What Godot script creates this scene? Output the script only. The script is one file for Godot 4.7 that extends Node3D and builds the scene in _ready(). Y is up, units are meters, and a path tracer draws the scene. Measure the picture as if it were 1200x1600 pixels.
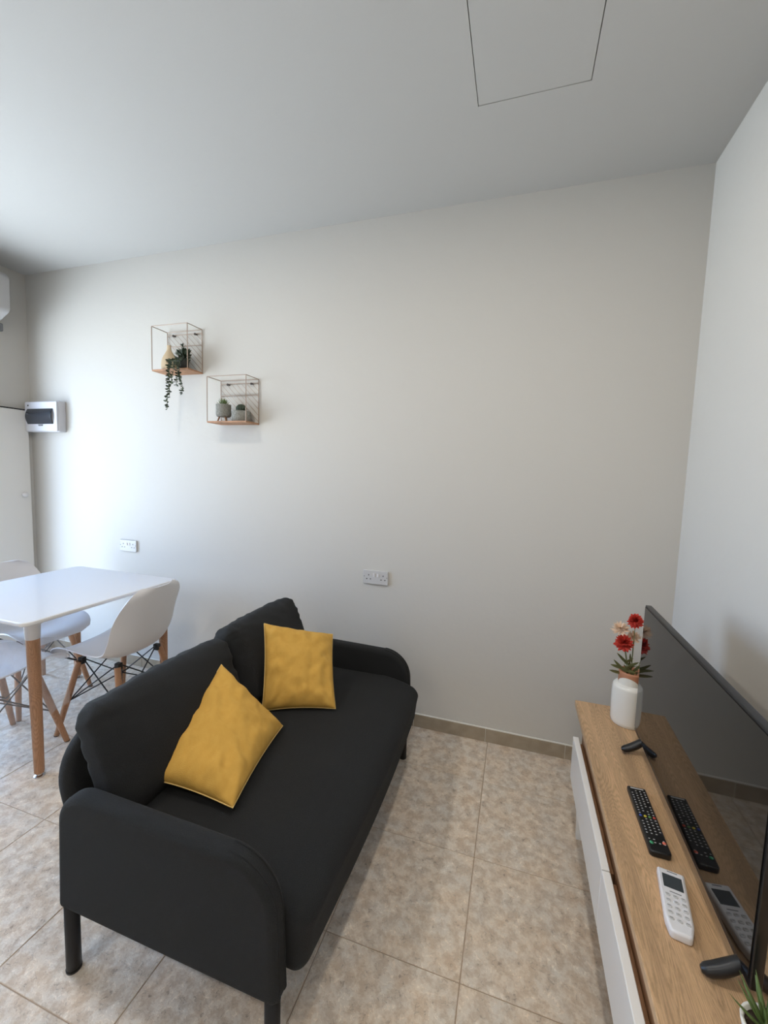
extends Node3D

const CEIL := 2.7025
const BACK := -2.16
const RIGHT := 0.7025
const LEFT := -3.408
const FRONT := 1.6
const TILE := 0.4017
const TILE_X := -0.0732
const TILE_Z := -1.4533
const BOARD := 0.45
const LAMP := 5.9

var M := {}
var taken := {}


# ------------------------------------------------------------------ geometry
class Geo:
	var T := PackedVector3Array()
	var U := PackedVector2Array()
	var S := PackedInt32Array()
	var group := 0

	func tri(a: Vector3, b: Vector3, c: Vector3, s: int, ua := Vector2.ZERO, ub := Vector2.ZERO, uc := Vector2.ZERO) -> void:
		T.append(a); T.append(b); T.append(c)
		U.append(ua); U.append(ub); U.append(uc)
		S.append(s)

	func quad(a: Vector3, b: Vector3, c: Vector3, d: Vector3, s: int, ua := Vector2.ZERO, ub := Vector2.ZERO, uc := Vector2.ZERO, ud := Vector2.ZERO) -> void:
		tri(a, b, c, s, ua, ub, uc)
		tri(a, c, d, s, ua, uc, ud)

	# turn a closed shape so that its faces look outwards (clockwise seen from outside)
	func close(from: int) -> void:
		var mid := Vector3.ZERO
		var n := T.size() - from
		if n < 3:
			return
		for i in range(from, T.size()):
			mid += T[i]
		mid /= n
		var vol := 0.0
		for i in range(from, T.size(), 3):
			vol += (T[i] - mid).dot((T[i + 1] - mid).cross(T[i + 2] - mid))
		if vol > 0.0:
			for i in range(from, T.size(), 3):
				var t := T[i + 1]
				T[i + 1] = T[i + 2]
				T[i + 2] = t
				var u := U[i + 1]
				U[i + 1] = U[i + 2]
				U[i + 2] = u

	func next_group() -> int:
		group += 1
		return group

	# chamfered box; texture runs along the box's z (v) in metres
	func box(c: Vector3, s: Vector3, bev := 0.0, b := Basis(), uo := Vector2.ZERO) -> Geo:
		var from := T.size()
		var h := s / 2.0
		bev = minf(bev, minf(h.x, minf(h.y, h.z)) * 0.95)
		var P := {}
		for i in 8:
			var sg := Vector3(1 if i & 1 else -1, 1 if i & 2 else -1, 1 if i & 4 else -1)
			for ax in 3:
				var q := h - Vector3(bev, bev, bev)
				q[ax] = h[ax]
				P[i * 3 + ax] = q * sg
		for ax in 3:
			var o1 := (ax + 1) % 3
			var o2 := (ax + 2) % 3
			for sd in 2:
				var base := sd << ax
				var ids := [base, base | (1 << o1), base | (1 << o1) | (1 << o2), base | (1 << o2)]
				var q := []
				for id in ids:
					q.append(P[id * 3 + ax])
				flatq(q[0], q[1], q[2], q[3], c, b, ax, uo)
		if bev > 0.0:
			for ax in 3:
				var o1 := (ax + 1) % 3
				var o2 := (ax + 2) % 3
				for k in 4:
					var base := ((k & 1) << o1) | ((k >> 1) << o2)
					var e := base | (1 << ax)
					flatq(P[base * 3 + o1], P[e * 3 + o1], P[e * 3 + o2], P[base * 3 + o2], c, b, o1, uo)
			for i in 8:
				outtri(P[i * 3], P[i * 3 + 1], P[i * 3 + 2], c, b)
		return self

	func uvof(p: Vector3, ax: int, uo: Vector2) -> Vector2:
		return uo + (Vector2(p.y, p.z) if ax == 0 else Vector2(p.x, p.z) if ax == 1 else Vector2(p.x, p.y))

	func flatq(a: Vector3, q: Vector3, r: Vector3, d: Vector3, c: Vector3, b: Basis, ax: int, uo: Vector2) -> void:
		var n := (r - a).cross(q - a)
		if n.dot(a + q + r + d) < 0.0:
			var t := q
			q = d
			d = t
		quad(c + b * a, c + b * q, c + b * r, c + b * d, -1, uvof(a, ax, uo), uvof(q, ax, uo), uvof(r, ax, uo), uvof(d, ax, uo))

	func outtri(a: Vector3, q: Vector3, r: Vector3, c: Vector3, b: Basis) -> void:
		if (r - a).cross(q - a).dot(a + q + r) < 0.0:
			var t := q
			q = r
			r = t
		tri(c + b * a, c + b * q, c + b * r, -1)

	# surface of revolution round the local y axis; profile points are (radius, height)
	func lathe(prof: Array, seg := 32, xf := Transform3D(), sharp := false) -> Geo:
		var from := T.size()
		var g := next_group()
		for i in prof.size() - 1:
			if sharp:
				g = next_group()
			var p: Vector2 = prof[i]
			var q: Vector2 = prof[i + 1]
			for k in seg:
				var a0 := TAU * k / seg
				var a1 := TAU * (k + 1) / seg
				var d0 := Vector3(cos(a0), 0, sin(a0))
				var d1 := Vector3(cos(a1), 0, sin(a1))
				var u0 := float(k) / seg
				var u1 := float(k + 1) / seg
				var A := xf * (d0 * p.x + Vector3(0, p.y, 0))
				var B := xf * (d1 * p.x + Vector3(0, p.y, 0))
				var C := xf * (d1 * q.x + Vector3(0, q.y, 0))
				var D := xf * (d0 * q.x + Vector3(0, q.y, 0))
				if p.x < 1e-6:
					tri(A, C, D, g, Vector2(u0, p.y), Vector2(u1, q.y), Vector2(u0, q.y))
				elif q.x < 1e-6:
					tri(A, B, C, g, Vector2(u0, p.y), Vector2(u1, p.y), Vector2(u1, q.y))
				else:
					quad(A, B, C, D, g, Vector2(u0, p.y), Vector2(u1, p.y), Vector2(u1, q.y), Vector2(u0, q.y))
		close(from)
		return self

	# round bar through points; radius may be a number or an array
	func tube(pts: Array, rad, seg := 10) -> Geo:
		var from := T.size()
		var g := next_group()
		var rings := []
		var up := Vector3.UP
		var along := 0.0
		var lens := []
		for i in pts.size():
			var d: Vector3 = (pts[mini(i + 1, pts.size() - 1)] - pts[maxi(i - 1, 0)])
			d = d.normalized()
			if i == 0:
				up = Vector3.UP if absf(d.y) < 0.9 else Vector3.RIGHT
			else:
				along += (pts[i] - pts[i - 1]).length()
			lens.append(along)
			var sx := up.cross(d).normalized()
			up = d.cross(sx)
			var r: float = rad[i] if rad is Array else rad
			var ring := []
			for k in seg:
				var a := TAU * k / seg
				ring.append(pts[i] + (sx * cos(a) + up * sin(a)) * r)
			rings.append(ring)
		for i in pts.size() - 1:
			for k in seg:
				var m := (k + 1) % seg
				quad(rings[i][k], rings[i][m], rings[i + 1][m], rings[i + 1][k], g, Vector2(float(k) / seg, lens[i]), Vector2(float(k + 1) / seg, lens[i]), Vector2(float(k + 1) / seg, lens[i + 1]), Vector2(float(k) / seg, lens[i + 1]))
		for e in [0, pts.size() - 1]:
			for k in seg:
				if e == 0:
					tri(pts[e], rings[e][(k + 1) % seg], rings[e][k], -1)
				else:
					tri(pts[e], rings[e][k], rings[e][(k + 1) % seg], -1)
		close(from)
		return self

	# outline in local xy, thickness along local z about 0, rounded rims
	func slab(poly: PackedVector2Array, t: float, bev: float, xf := Transform3D(), steps := 3) -> Geo:
		var from := T.size()
		var n := poly.size()
		var ar := 0.0
		for i in n:
			ar += poly[i].cross(poly[(i + 1) % n])
		var nrm := PackedVector2Array()
		for i in n:
			var e1 := (poly[i] - poly[(i + n - 1) % n]).normalized()
			var e2 := (poly[(i + 1) % n] - poly[i]).normalized()
			var d := (Vector2(e1.y, -e1.x) + Vector2(e2.y, -e2.x)).normalized()
			if ar < 0:
				d = -d
			nrm.append(d / maxf(0.35, absf(d.dot(Vector2(e2.y, -e2.x)))))
		var layers := []
		for k in steps + 1:
			var a := PI / 2 * k / steps
			layers.append([-t / 2 + bev * (1 - sin(a)), bev * (1 - cos(a))])
		if bev <= 0.0:
			layers = [[-t / 2, 0.0]]
		var lay2 := []
		for k in layers.size():
			var l = layers[layers.size() - 1 - k]
			lay2.append([l[0], l[1]])
		var all := []
		for l in lay2:
			all.append([l[0], l[1]])
		for l in layers:
			all.append([-l[0], l[1]])
		var g := next_group()
		var rings := []
		for l in all:
			var ring := []
			for i in n:
				var p: Vector2 = poly[i] - nrm[i] * float(l[1])
				ring.append(Vector3(p.x, p.y, l[0]))
			rings.append(ring)
		for j in rings.size() - 1:
			for i in n:
				var m := (i + 1) % n
				var a: Vector3 = rings[j][i]
				var q: Vector3 = rings[j][m]
				var r: Vector3 = rings[j + 1][m]
				var d: Vector3 = rings[j + 1][i]
				quad(xf * a, xf * q, xf * r, xf * d, g, Vector2(a.x, a.y), Vector2(q.x, q.y), Vector2(r.x, r.y), Vector2(d.x, d.y))
		var tris := Geometry2D.triangulate_polygon(poly)
		for side in [0, rings.size() - 1]:
			var rg: Array = rings[side]
			for i in range(0, tris.size(), 3):
				var a: Vector3 = rg[tris[i]]
				var q: Vector3 = rg[tris[i + 1]]
				var r: Vector3 = rg[tris[i + 2]]
				var face := (r - a).cross(q - a).z
				if (face > 0) != (side != 0):
					var sw := q
					q = r
					r = sw
				tri(xf * a, xf * q, xf * r, g + 100000, Vector2(a.x, a.y), Vector2(q.x, q.y), Vector2(r.x, r.y))
		# only the sides need turning
		var c0 := Vector3.ZERO
		for i in n:
			c0 += rings[0][i]
		c0 /= n
		var vol := 0.0
		var sides := (rings.size() - 1) * n * 6
		for i in range(from, from + sides, 3):
			vol += (T[i + 1] - T[i]).cross(T[i + 2] - T[i]).dot(T[i] - xf * c0)
		if vol > 0.0:
			for i in range(from, from + sides, 3):
				var tt := T[i + 1]
				T[i + 1] = T[i + 2]
				T[i + 2] = tt
				var uu := U[i + 1]
				U[i + 1] = U[i + 2]
				U[i + 2] = uu
		return self

	# box with rounded edges and a shaping function
	func rbox(size: Vector3, r: float, k: int, m: Vector3i, xf := Transform3D()) -> Geo:
		var from := T.size()
		var g := next_group()
		var h := size / 2.0
		var lines := []
		for ax in 3:
			var L := []
			for i in k:
				L.append(-(h[ax] - r + r * tan(PI / 4 * (k - i) / k)))
			for i in m[ax] + 1:
				L.append(-(h[ax] - r) + 2 * (h[ax] - r) * i / m[ax])
			for i in k:
				L.append(h[ax] - r + r * tan(PI / 4 * (i + 1) / k))
			lines.append(L)
		for ax in 3:
			var o1 := (ax + 1) % 3
			var o2 := (ax + 2) % 3
			for sg in [-1.0, 1.0]:
				var pts := []
				for i in lines[o1].size():
					var row := []
					for j in lines[o2].size():
						var q := Vector3.ZERO
						q[ax] = sg * h[ax]
						q[o1] = lines[o1][i]
						q[o2] = lines[o2][j]
						var inner := Vector3(clampf(q.x, -(h.x - r), h.x - r), clampf(q.y, -(h.y - r), h.y - r), clampf(q.z, -(h.z - r), h.z - r))
						var p := inner + (q - inner).normalized() * r
						row.append(xf * p)
					pts.append(row)
				for i in pts.size() - 1:
					for j in pts[0].size() - 1:
						if sg > 0:
							quad(pts[i][j], pts[i][j + 1], pts[i + 1][j + 1], pts[i + 1][j], g)
						else:
							quad(pts[i][j], pts[i + 1][j], pts[i + 1][j + 1], pts[i][j + 1], g)
		close(from)
		return self

	# sheet of points, thickened to both sides along its normals
	func shell(P: Array, th: float) -> Geo:
		var from := T.size()
		var nu := P.size()
		var nv: int = P[0].size()
		var g := next_group()
		var A := []
		var B := []
		for i in nu:
			var ra := []
			var rb := []
			for j in nv:
				var du: Vector3 = P[mini(i + 1, nu - 1)][j] - P[maxi(i - 1, 0)][j]
				var dv: Vector3 = P[i][mini(j + 1, nv - 1)] - P[i][maxi(j - 1, 0)]
				var n := du.cross(dv).normalized()
				ra.append(P[i][j] + n * th / 2)
				rb.append(P[i][j] - n * th / 2)
			A.append(ra)
			B.append(rb)
		for i in nu - 1:
			for j in nv - 1:
				var u0 := Vector2(float(j) / (nv - 1), float(i) / (nu - 1))
				var u1 := Vector2(float(j + 1) / (nv - 1), float(i + 1) / (nu - 1))
				quad(A[i][j], A[i][j + 1], A[i + 1][j + 1], A[i + 1][j], g, u0, Vector2(u1.x, u0.y), u1, Vector2(u0.x, u1.y))
				quad(B[i][j], B[i + 1][j], B[i + 1][j + 1], B[i][j + 1], g, u0, Vector2(u0.x, u1.y), u1, Vector2(u1.x, u0.y))
		var rim := []
		for j in nv:
			rim.append(Vector2i(0, j))
		for i in range(1, nu):
			rim.append(Vector2i(i, nv - 1))
		for j in range(nv - 2, -1, -1):
			rim.append(Vector2i(nu - 1, j))
		for i in range(nu - 2, 0, -1):
			rim.append(Vector2i(i, 0))
		for k in rim.size():
			var p: Vector2i = rim[k]
			var q: Vector2i = rim[(k + 1) % rim.size()]
			quad(A[p.x][p.y], B[p.x][p.y], B[q.x][q.y], A[q.x][q.y], g + 50000)
		close(from)
		return self

	func mesh() -> ArrayMesh:
		var st := SurfaceTool.new()
		st.begin(Mesh.PRIMITIVE_TRIANGLES)
		for i in S.size():
			st.set_smooth_group(S[i])
			for k in 3:
				st.set_uv(U[i * 3 + k])
				st.add_vertex(T[i * 3 + k])
		st.generate_normals()
		st.index()
		return st.commit()


func rounded(pts: Array, radii, n := 6) -> PackedVector2Array:
	var out := PackedVector2Array()
	var c := pts.size()
	for i in c:
		var p: Vector2 = pts[i]
		var a: Vector2 = pts[(i + c - 1) % c]
		var b: Vector2 = pts[(i + 1) % c]
		var r: float = radii[i] if radii is Array else radii
		if r <= 0.0:
			out.append(p)
			continue
		var d1 := (a - p).normalized()
		var d2 := (b - p).normalized()
		var ang := acos(clampf(d1.dot(d2), -1, 1))
		var dist := minf(r / tan(ang / 2), minf((a - p).length(), (b - p).length()) * 0.499)
		for k in n + 1:
			var t := float(k) / n
			var q0 := p + d1 * dist
			var q2 := p + d2 * dist
			out.append(q0.lerp(p, t).lerp(p.lerp(q2, t), t) if false else q0 * (1 - t) * (1 - t) * 1.0 / wt(t, ang) + p * 2 * t * (1 - t) * sin(ang / 2) / wt(t, ang) + q2 * t * t / wt(t, ang))
	return out


func wt(t: float, ang: float) -> float:
	return (1 - t) * (1 - t) + 2 * t * (1 - t) * sin(ang / 2) + t * t


func rrect(w: float, h: float, r, n := 6) -> PackedVector2Array:
	return rounded([Vector2(-w / 2, -h / 2), Vector2(w / 2, -h / 2), Vector2(w / 2, h / 2), Vector2(-w / 2, h / 2)], r, n)


# xy outline laid flat: local x -> x, local y -> -z... z up
func flat(y := 0.0, x := 0.0, z := 0.0) -> Transform3D:
	return Transform3D(Basis(Vector3.RIGHT, Vector3.FORWARD, Vector3.UP), Vector3(x, y, z))


# ------------------------------------------------------------------ naming
func numbered(called: String) -> String:
	var n: int = taken.get(called, 0)
	taken[called] = n + 1
	return called if n == 0 else "%s_%03d" % [called, n]


func meta(o: Node, label := "", category := "", group := "", kind := "") -> Node:
	if label: o.set_meta("label", label)
	if category: o.set_meta("category", category)
	if group: o.set_meta("group", group)
	if kind: o.set_meta("kind", kind)
	return o


func thing(called: String, label: String, category: String, at := Vector3.ZERO, turn := 0.0, group := "") -> Node3D:
	var o := Node3D.new()
	o.name = numbered(called)
	add_child(o)
	o.position = at
	o.rotation.y = turn
	meta(o, label, category, group)
	return o


func put(g, called: String, m: Material, parent: Node = null, label := "") -> MeshInstance3D:
	var o := MeshInstance3D.new()
	o.name = called if parent else numbered(called)
	o.mesh = g.mesh() if g is Geo else g
	o.material_override = m
	if parent:
		parent.add_child(o, true)
	else:
		add_child(o)
	if label: o.set_meta("label", label)
	return o


func structure(g, called: String, m: Material) -> MeshInstance3D:
	var o := put(g, called, m)
	o.set_meta("kind", "structure")
	return o


# ------------------------------------------------------------------ materials
func srgb(r: float, g: float, b: float) -> Color:
	return Color(r / 255.0, g / 255.0, b / 255.0)


func mat(c: Color, rough := 0.6, metal := 0.0) -> StandardMaterial3D:
	var m := StandardMaterial3D.new()
	m.albedo_color = c
	m.roughness = rough
	m.metallic = metal
	return m


func noise_tex(freq: float, size := 512, sd := 1, normal := false, strength := 4.0, octaves := 4, type := FastNoiseLite.TYPE_SIMPLEX_SMOOTH) -> NoiseTexture2D:
	var n := FastNoiseLite.new()
	n.seed = sd
	n.noise_type = type
	n.frequency = freq
	n.fractal_octaves = octaves
	var t := NoiseTexture2D.new()
	t.width = size
	t.height = size
	t.seamless = true
	t.noise = n
	t.as_normal_map = normal
	t.bump_strength = strength
	return t


func tint_tex(freq: float, lo: Color, hi: Color, sd: int, octaves := 5) -> NoiseTexture2D:
	var t := noise_tex(freq, 512, sd, false, 1.0, octaves)
	var g := Gradient.new()
	g.offsets = PackedFloat32Array([0.2, 0.8])
	g.colors = PackedColorArray([lo, hi])
	t.color_ramp = g
	return t


func field(w: int, h: int, freq: float, sd: int, oct := 4, warp := 0.0, ridged := false) -> PackedByteArray:
	var n := FastNoiseLite.new()
	n.seed = sd
	n.noise_type = FastNoiseLite.TYPE_SIMPLEX_SMOOTH
	n.frequency = freq
	n.fractal_octaves = oct
	n.fractal_type = FastNoiseLite.FRACTAL_RIDGED if ridged else FastNoiseLite.FRACTAL_FBM
	if warp > 0.0:
		n.domain_warp_enabled = true
		n.domain_warp_amplitude = warp
		n.domain_warp_frequency = freq * 1.3
		n.domain_warp_fractal_octaves = 3
	var im := n.get_image(w, h, false, false, true)
	im.convert(Image.FORMAT_L8)
	return im.get_data()


func marble() -> Array:
	var W := 1024
	var patch := field(W, W, 0.016, 11, 5, 30.0)
	var fine := field(W, W, 0.060, 12, 4, 12.0)
	var vein := field(W, W, 0.022, 13, 2, 30.0)
	var vein2 := field(W, W, 0.028, 14, 2, 30.0)
	var grain := field(W, W, 0.30, 15, 3)
	var warm := field(W, W, 0.006, 16, 3, 20.0)
	var rgb := PackedByteArray()
	rgb.resize(W * W * 3)
	var hgt := PackedByteArray()
	hgt.resize(W * W)
	for i in W * W:
		var p := patch[i] / 255.0
		var f := fine[i] / 255.0
		var a := absf(vein[i] / 255.0 - 0.5)
		var b := absf(vein2[i] / 255.0 - 0.5)
		var g := grain[i] / 255.0 - 0.5
		var w := warm[i] / 255.0 - 0.5
		var t := clampf((p - 0.5) * 1.7 + (f - 0.5) * 1.1 + 0.5, 0.0, 1.0)
		var dark := clampf(1.0 - a * 21.0, 0.0, 1.0) * clampf((0.60 - p) * 4.5, 0.0, 1.0) * clampf((f - 0.34) * 4.0, 0.0, 1.0)
		var light := clampf(1.0 - b * 13.0, 0.0, 1.0) * clampf((p - 0.42) * 4.5, 0.0, 1.0) * clampf((0.66 - f) * 4.0, 0.0, 1.0)
		var r := 0.815 + t * 0.085 + w * 0.04
		var gg := 0.745 + t * 0.110
		var bb := 0.670 + t * 0.130 - w * 0.04
		var k := 1.0 + g * 0.07 - dark * 0.24 + light * 0.13
		rgb[i * 3] = int(clampf(r * k + light * 0.015, 0, 1) * 255)
		rgb[i * 3 + 1] = int(clampf(gg * k - dark * 0.012 + light * 0.022, 0, 1) * 255)
		rgb[i * 3 + 2] = int(clampf(bb * k - dark * 0.020 + light * 0.030, 0, 1) * 255)
		hgt[i] = int(clampf(0.5 + (p - 0.5) * 0.7 + (f - 0.5) * 0.5 - dark * 0.25 + light * 0.1, 0, 1) * 255)
	var im := Image.create_from_data(W, W, false, Image.FORMAT_RGB8, rgb)
	var hm := Image.create_from_data(W, W, false, Image.FORMAT_L8, hgt)
	hm.convert(Image.FORMAT_RGBA8)
	hm.bump_map_to_normal_map(2.2)
	return [ImageTexture.create_from_image(im), ImageTexture.create_from_image(hm)]


func stretched(w: int, h: int, squash: int, freq: float, sd: int, oct := 3, warp := 0.0) -> PackedByteArray:
	var n := FastNoiseLite.new()
	n.seed = sd
	n.noise_type = FastNoiseLite.TYPE_SIMPLEX_SMOOTH
	n.frequency = freq
	n.fractal_octaves = oct
	if warp > 0.0:
		n.domain_warp_enabled = true
		n.domain_warp_amplitude = warp
		n.domain_warp_frequency = freq
	var im := n.get_image(w, h / squash, false, false, true)
	im.convert(Image.FORMAT_L8)
	im.resize(w, h, Image.INTERPOLATE_CUBIC)
	return im.get_data()


# oak: grain along v; a 0.4 m wide, 1.6 m long board
func oak() -> ImageTexture:
	var W := 512
	var H := 1536
	var rings := stretched(W, H, 8, 0.0065, 21, 2, 12.0)
	var fibre := stretched(W, H, 24, 0.22, 22, 2)
	var pore := stretched(W, H, 12, 0.35, 23, 2)
	var tone := stretched(W, H, 16, 0.012, 24, 2)
	var knots := [Vector3(0.28, 0.20, 0.011), Vector3(0.62, 0.585, 0.012), Vector3(0.44, 0.79, 0.009)]
	var rgb := PackedByteArray()
	rgb.resize(W * H * 3)
	for y in H:
		for x in W:
			var i := y * W + x
			var ring := rings[i] / 255.0
			var kn := 0.0
			for q in knots:
				var dx: float = (float(x) / W - q.x) * 0.4
				var dy: float = (float(y) / H - q.y) * 1.6
				if absf(dy) < 0.16:
					var d := sqrt(dx * dx + dy * dy * 0.12)
					ring += 0.05 * exp(-d * d / 0.0010)
					kn = maxf(kn, exp(-(dx * dx + dy * dy * 0.5) / (q.z * q.z * 0.35)))
			var s := 0.5 + 0.5 * sin(ring * 210.0)
			s = s * s
			var f := fibre[i] / 255.0 - 0.5
			var p := clampf((pore[i] / 255.0 - 0.62) * 4.0, 0.0, 1.0)
			var t := tone[i] / 255.0 - 0.5
			var k := 1.0 - s * 0.11 + f * 0.13 - p * 0.10 + t * 0.18 - kn * 0.45
			rgb[i * 3] = int(clampf(0.800 * k, 0, 1) * 255)
			rgb[i * 3 + 1] = int(clampf(0.655 * k * (1.0 - kn * 0.1), 0, 1) * 255)
			rgb[i * 3 + 2] = int(clampf(0.505 * k * (1.0 - kn * 0.15 - s * 0.03), 0, 1) * 255)
	var im := Image.create_from_data(W, H, false, Image.FORMAT_RGB8, rgb)
	return ImageTexture.create_from_image(im)


func triplanar(m: StandardMaterial3D, scale: float, world := false) -> StandardMaterial3D:
	m.uv1_triplanar = true
	m.uv1_world_triplanar = world
	m.uv1_scale = Vector3(scale, scale, scale)
	return m


func make_materials() -> void:
	M.wall = mat(srgb(213, 211, 206), 0.85)
	M.wall.normal_enabled = true
	M.wall.normal_texture = noise_tex(0.02, 512, 31, true, 3.0, 5)
	M.wall.normal_scale = 0.15
	triplanar(M.wall, 1.2, true)
	M.ceiling = mat(srgb(200, 200, 198), 0.9)
	M.ceiling.normal_enabled = true
	M.ceiling.normal_texture = M.wall.normal_texture
	M.ceiling.normal_scale = 0.12
	triplanar(M.ceiling, 1.2, true)
	var mb := marble()
	M.tile = mat(Color.WHITE, 0.29)
	M.tile.albedo_texture = mb[0]
	M.tile.normal_enabled = true
	M.tile.normal_texture = mb[1]
	M.tile.normal_scale = 0.55
	M.grout = mat(srgb(176, 156, 136), 0.9)
	M.skirting = mat(Color.WHITE, 0.5)
	M.skirting.albedo_texture = tint_tex(0.01, srgb(158, 144, 124), srgb(172, 158, 138), 33)
	triplanar(M.skirting, 2.0, true)
	M.caulk = mat(srgb(236, 234, 228), 0.6)
	M.oak = mat(Color.WHITE, 0.45)
	M.oak.albedo_texture = oak()
	M.oak.uv1_scale = Vector3(2.5, 0.625, 1)
	M.carcass = mat(srgb(190, 174, 166), 0.5)
	M.carcass.albedo_texture = M.oak.albedo_texture
	M.carcass.uv1_scale = Vector3(2.5, 0.625, 1)
	M.beech = mat(srgb(218, 198, 194), 0.5)
	M.beech.albedo_texture = M.oak.albedo_texture
	M.beech.uv1_scale = Vector3(0.28, 0.9, 1)
	M.shelf_wood = mat(srgb(232, 214, 214), 0.55)
	M.shelf_wood.albedo_texture = M.oak.albedo_texture
	M.shelf_wood.uv1_scale = Vector3(1.4, 0.8, 1)
	M.lacquer = mat(srgb(246, 246, 244), 0.3)
	M.fabric = mat(Color.WHITE, 0.95)
	M.fabric.albedo_texture = tint_tex(0.35, srgb(18, 19, 20), srgb(31, 32, 33), 35, 3)
	M.fabric.normal_enabled = true
	M.fabric.normal_texture = noise_tex(0.30, 512, 36, true, 8.0, 2)
	M.fabric.normal_scale = 0.5
	triplanar(M.fabric, 3.0)
	M.mustard = mat(Color.WHITE, 0.9)
	M.mustard.albedo_texture = tint_tex(0.02, srgb(202, 156, 70), srgb(209, 164, 78), 37, 5)
	M.mustard.normal_enabled = true
	M.mustard.normal_texture = noise_tex(0.35, 512, 38, true, 6.0, 2)
	M.mustard.normal_scale = 0.3
	triplanar(M.mustard, 3.0)
	M.piping = mat(srgb(236, 204, 132), 0.85)
	M.black_metal = mat(srgb(24, 24, 26), 0.42, 0.3)
	M.black_plastic = mat(srgb(20, 20, 22), 0.32)
	M.screen = mat(srgb(14, 14, 15), 0.03)
	M.screen.metallic_specular = 0.5
	M.white_plastic = mat(srgb(240, 240, 244), 0.28)
	M.table_white = mat(srgb(242, 243, 246), 0.12)
	M.chrome = mat(srgb(210, 210, 212), 0.15, 1.0)
	M.socket = mat(srgb(208, 208, 209), 0.35)
	M.fuse = mat(srgb(222, 224, 232), 0.35)
	M.hole = mat(srgb(26, 26, 28), 0.8)
	M.smoked = mat(srgb(46, 50, 58), 0.12)
	M.wire = mat(srgb(176, 158, 144), 0.4, 0.5)
	M.hook = mat(srgb(70, 62, 56), 0.45, 0.4)
	M.ceramic = mat(srgb(240, 238, 230), 0.16)
	M.terracotta = mat(srgb(190, 132, 100), 0.75)
	M.stone_vase = mat(srgb(205, 184, 152), 0.7)
	M.concrete = mat(Color.WHITE, 0.9)
	M.concrete.albedo_texture = tint_tex(0.03, srgb(120, 120, 114), srgb(160, 160, 154), 41, 5)
	triplanar(M.concrete, 6.0)
	M.dark_pot = mat(srgb(48, 50, 48), 0.6)
	M.leaf_dark = mat(srgb(44, 58, 40), 0.55)
	M.leaf_grey = mat(srgb(88, 100, 84), 0.6)
	M.leaf_green = mat(srgb(92, 112, 58), 0.5)
	M.leaf_olive = mat(srgb(112, 114, 72), 0.55)
	M.stem = mat(srgb(104, 112, 66), 0.6)
	M.petal_red = mat(srgb(196, 58, 44), 0.7)
	M.petal_cream = mat(srgb(232, 204, 178), 0.75)
	M.soil = mat(srgb(60, 46, 36), 0.95)
	M.button = mat(srgb(196, 196, 196), 0.5)
	M.lcd = mat(srgb(64, 70, 74), 0.2)
	M.grey_print = mat(srgb(128, 130, 134), 0.5)
	M.film = StandardMaterial3D.new()
	M.film.albedo_color = Color(0.93, 0.95, 1.0, 0.10)
	M.film.transparency = BaseMaterial3D.TRANSPARENCY_ALPHA
	M.film.roughness = 0.08
	M.film.cull_mode = BaseMaterial3D.CULL_DISABLED
	M.glass = StandardMaterial3D.new()
	M.glass.albedo_color = Color(0.95, 0.98, 1.0, 0.06)
	M.glass.transparency = BaseMaterial3D.TRANSPARENCY_ALPHA
	M.glass.roughness = 0.02
	M.frame = mat(srgb(236, 236, 236), 0.35)
	M.bulb = mat(srgb(255, 246, 230), 0.4)
	M.bulb.emission_enabled = true
	M.bulb.emission = Color(1.0, 0.93, 0.82)
	M.bulb.emission_energy_multiplier = 3.0


# ------------------------------------------------------------------ scene
func _ready() -> void:
	# camera, sky, exposure
	var cam := Camera3D.new()
	cam.name = "camera"
	cam.fov = rad_to_deg(2.0 * atan(800.0 / 652.757))
	cam.near = 0.02
	var yaw := 0.3070704
	var pitch := -0.0897756
	var roll := 0.0318035
	var b := Basis(Vector3.UP, yaw) * Basis(Vector3.RIGHT, pitch) * Basis(Vector3.BACK, roll)
	cam.transform = Transform3D(b, Vector3(0, 1.38043, 0))
	add_child(cam)
	cam.current = true
	var env := Environment.new()
	env.background_mode = Environment.BG_SKY
	env.sky = Sky.new()
	var sky := ProceduralSkyMaterial.new()
	sky.sky_top_color = srgb(160, 200, 250)
	sky.sky_horizon_color = srgb(208, 228, 252)
	sky.ground_bottom_color = srgb(190, 200, 208)
	sky.ground_horizon_color = srgb(190, 200, 208)
	sky.sky_energy_multiplier = 5.8
	sky.ground_energy_multiplier = 7.6
	sky.sun_angle_max = 1.0
	env.sky.sky_material = sky
	env.tonemap_mode = Environment.TONE_MAPPER_LINEAR
	env.tonemap_exposure = 0.162
	env.sdfgi_enabled = true
	env.ssao_enabled = true
	env.ssil_enabled = true
	var we := WorldEnvironment.new()
	we.name = "world_environment"
	we.environment = env
	add_child(we)

	make_materials()
	build_room()
	build_lamp()
	build_sofa()
	build_stand()
	build_television()
	build_table()
	build_chairs()
	build_shelves()
	build_wall_fittings()
	build_stand_things()


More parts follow.
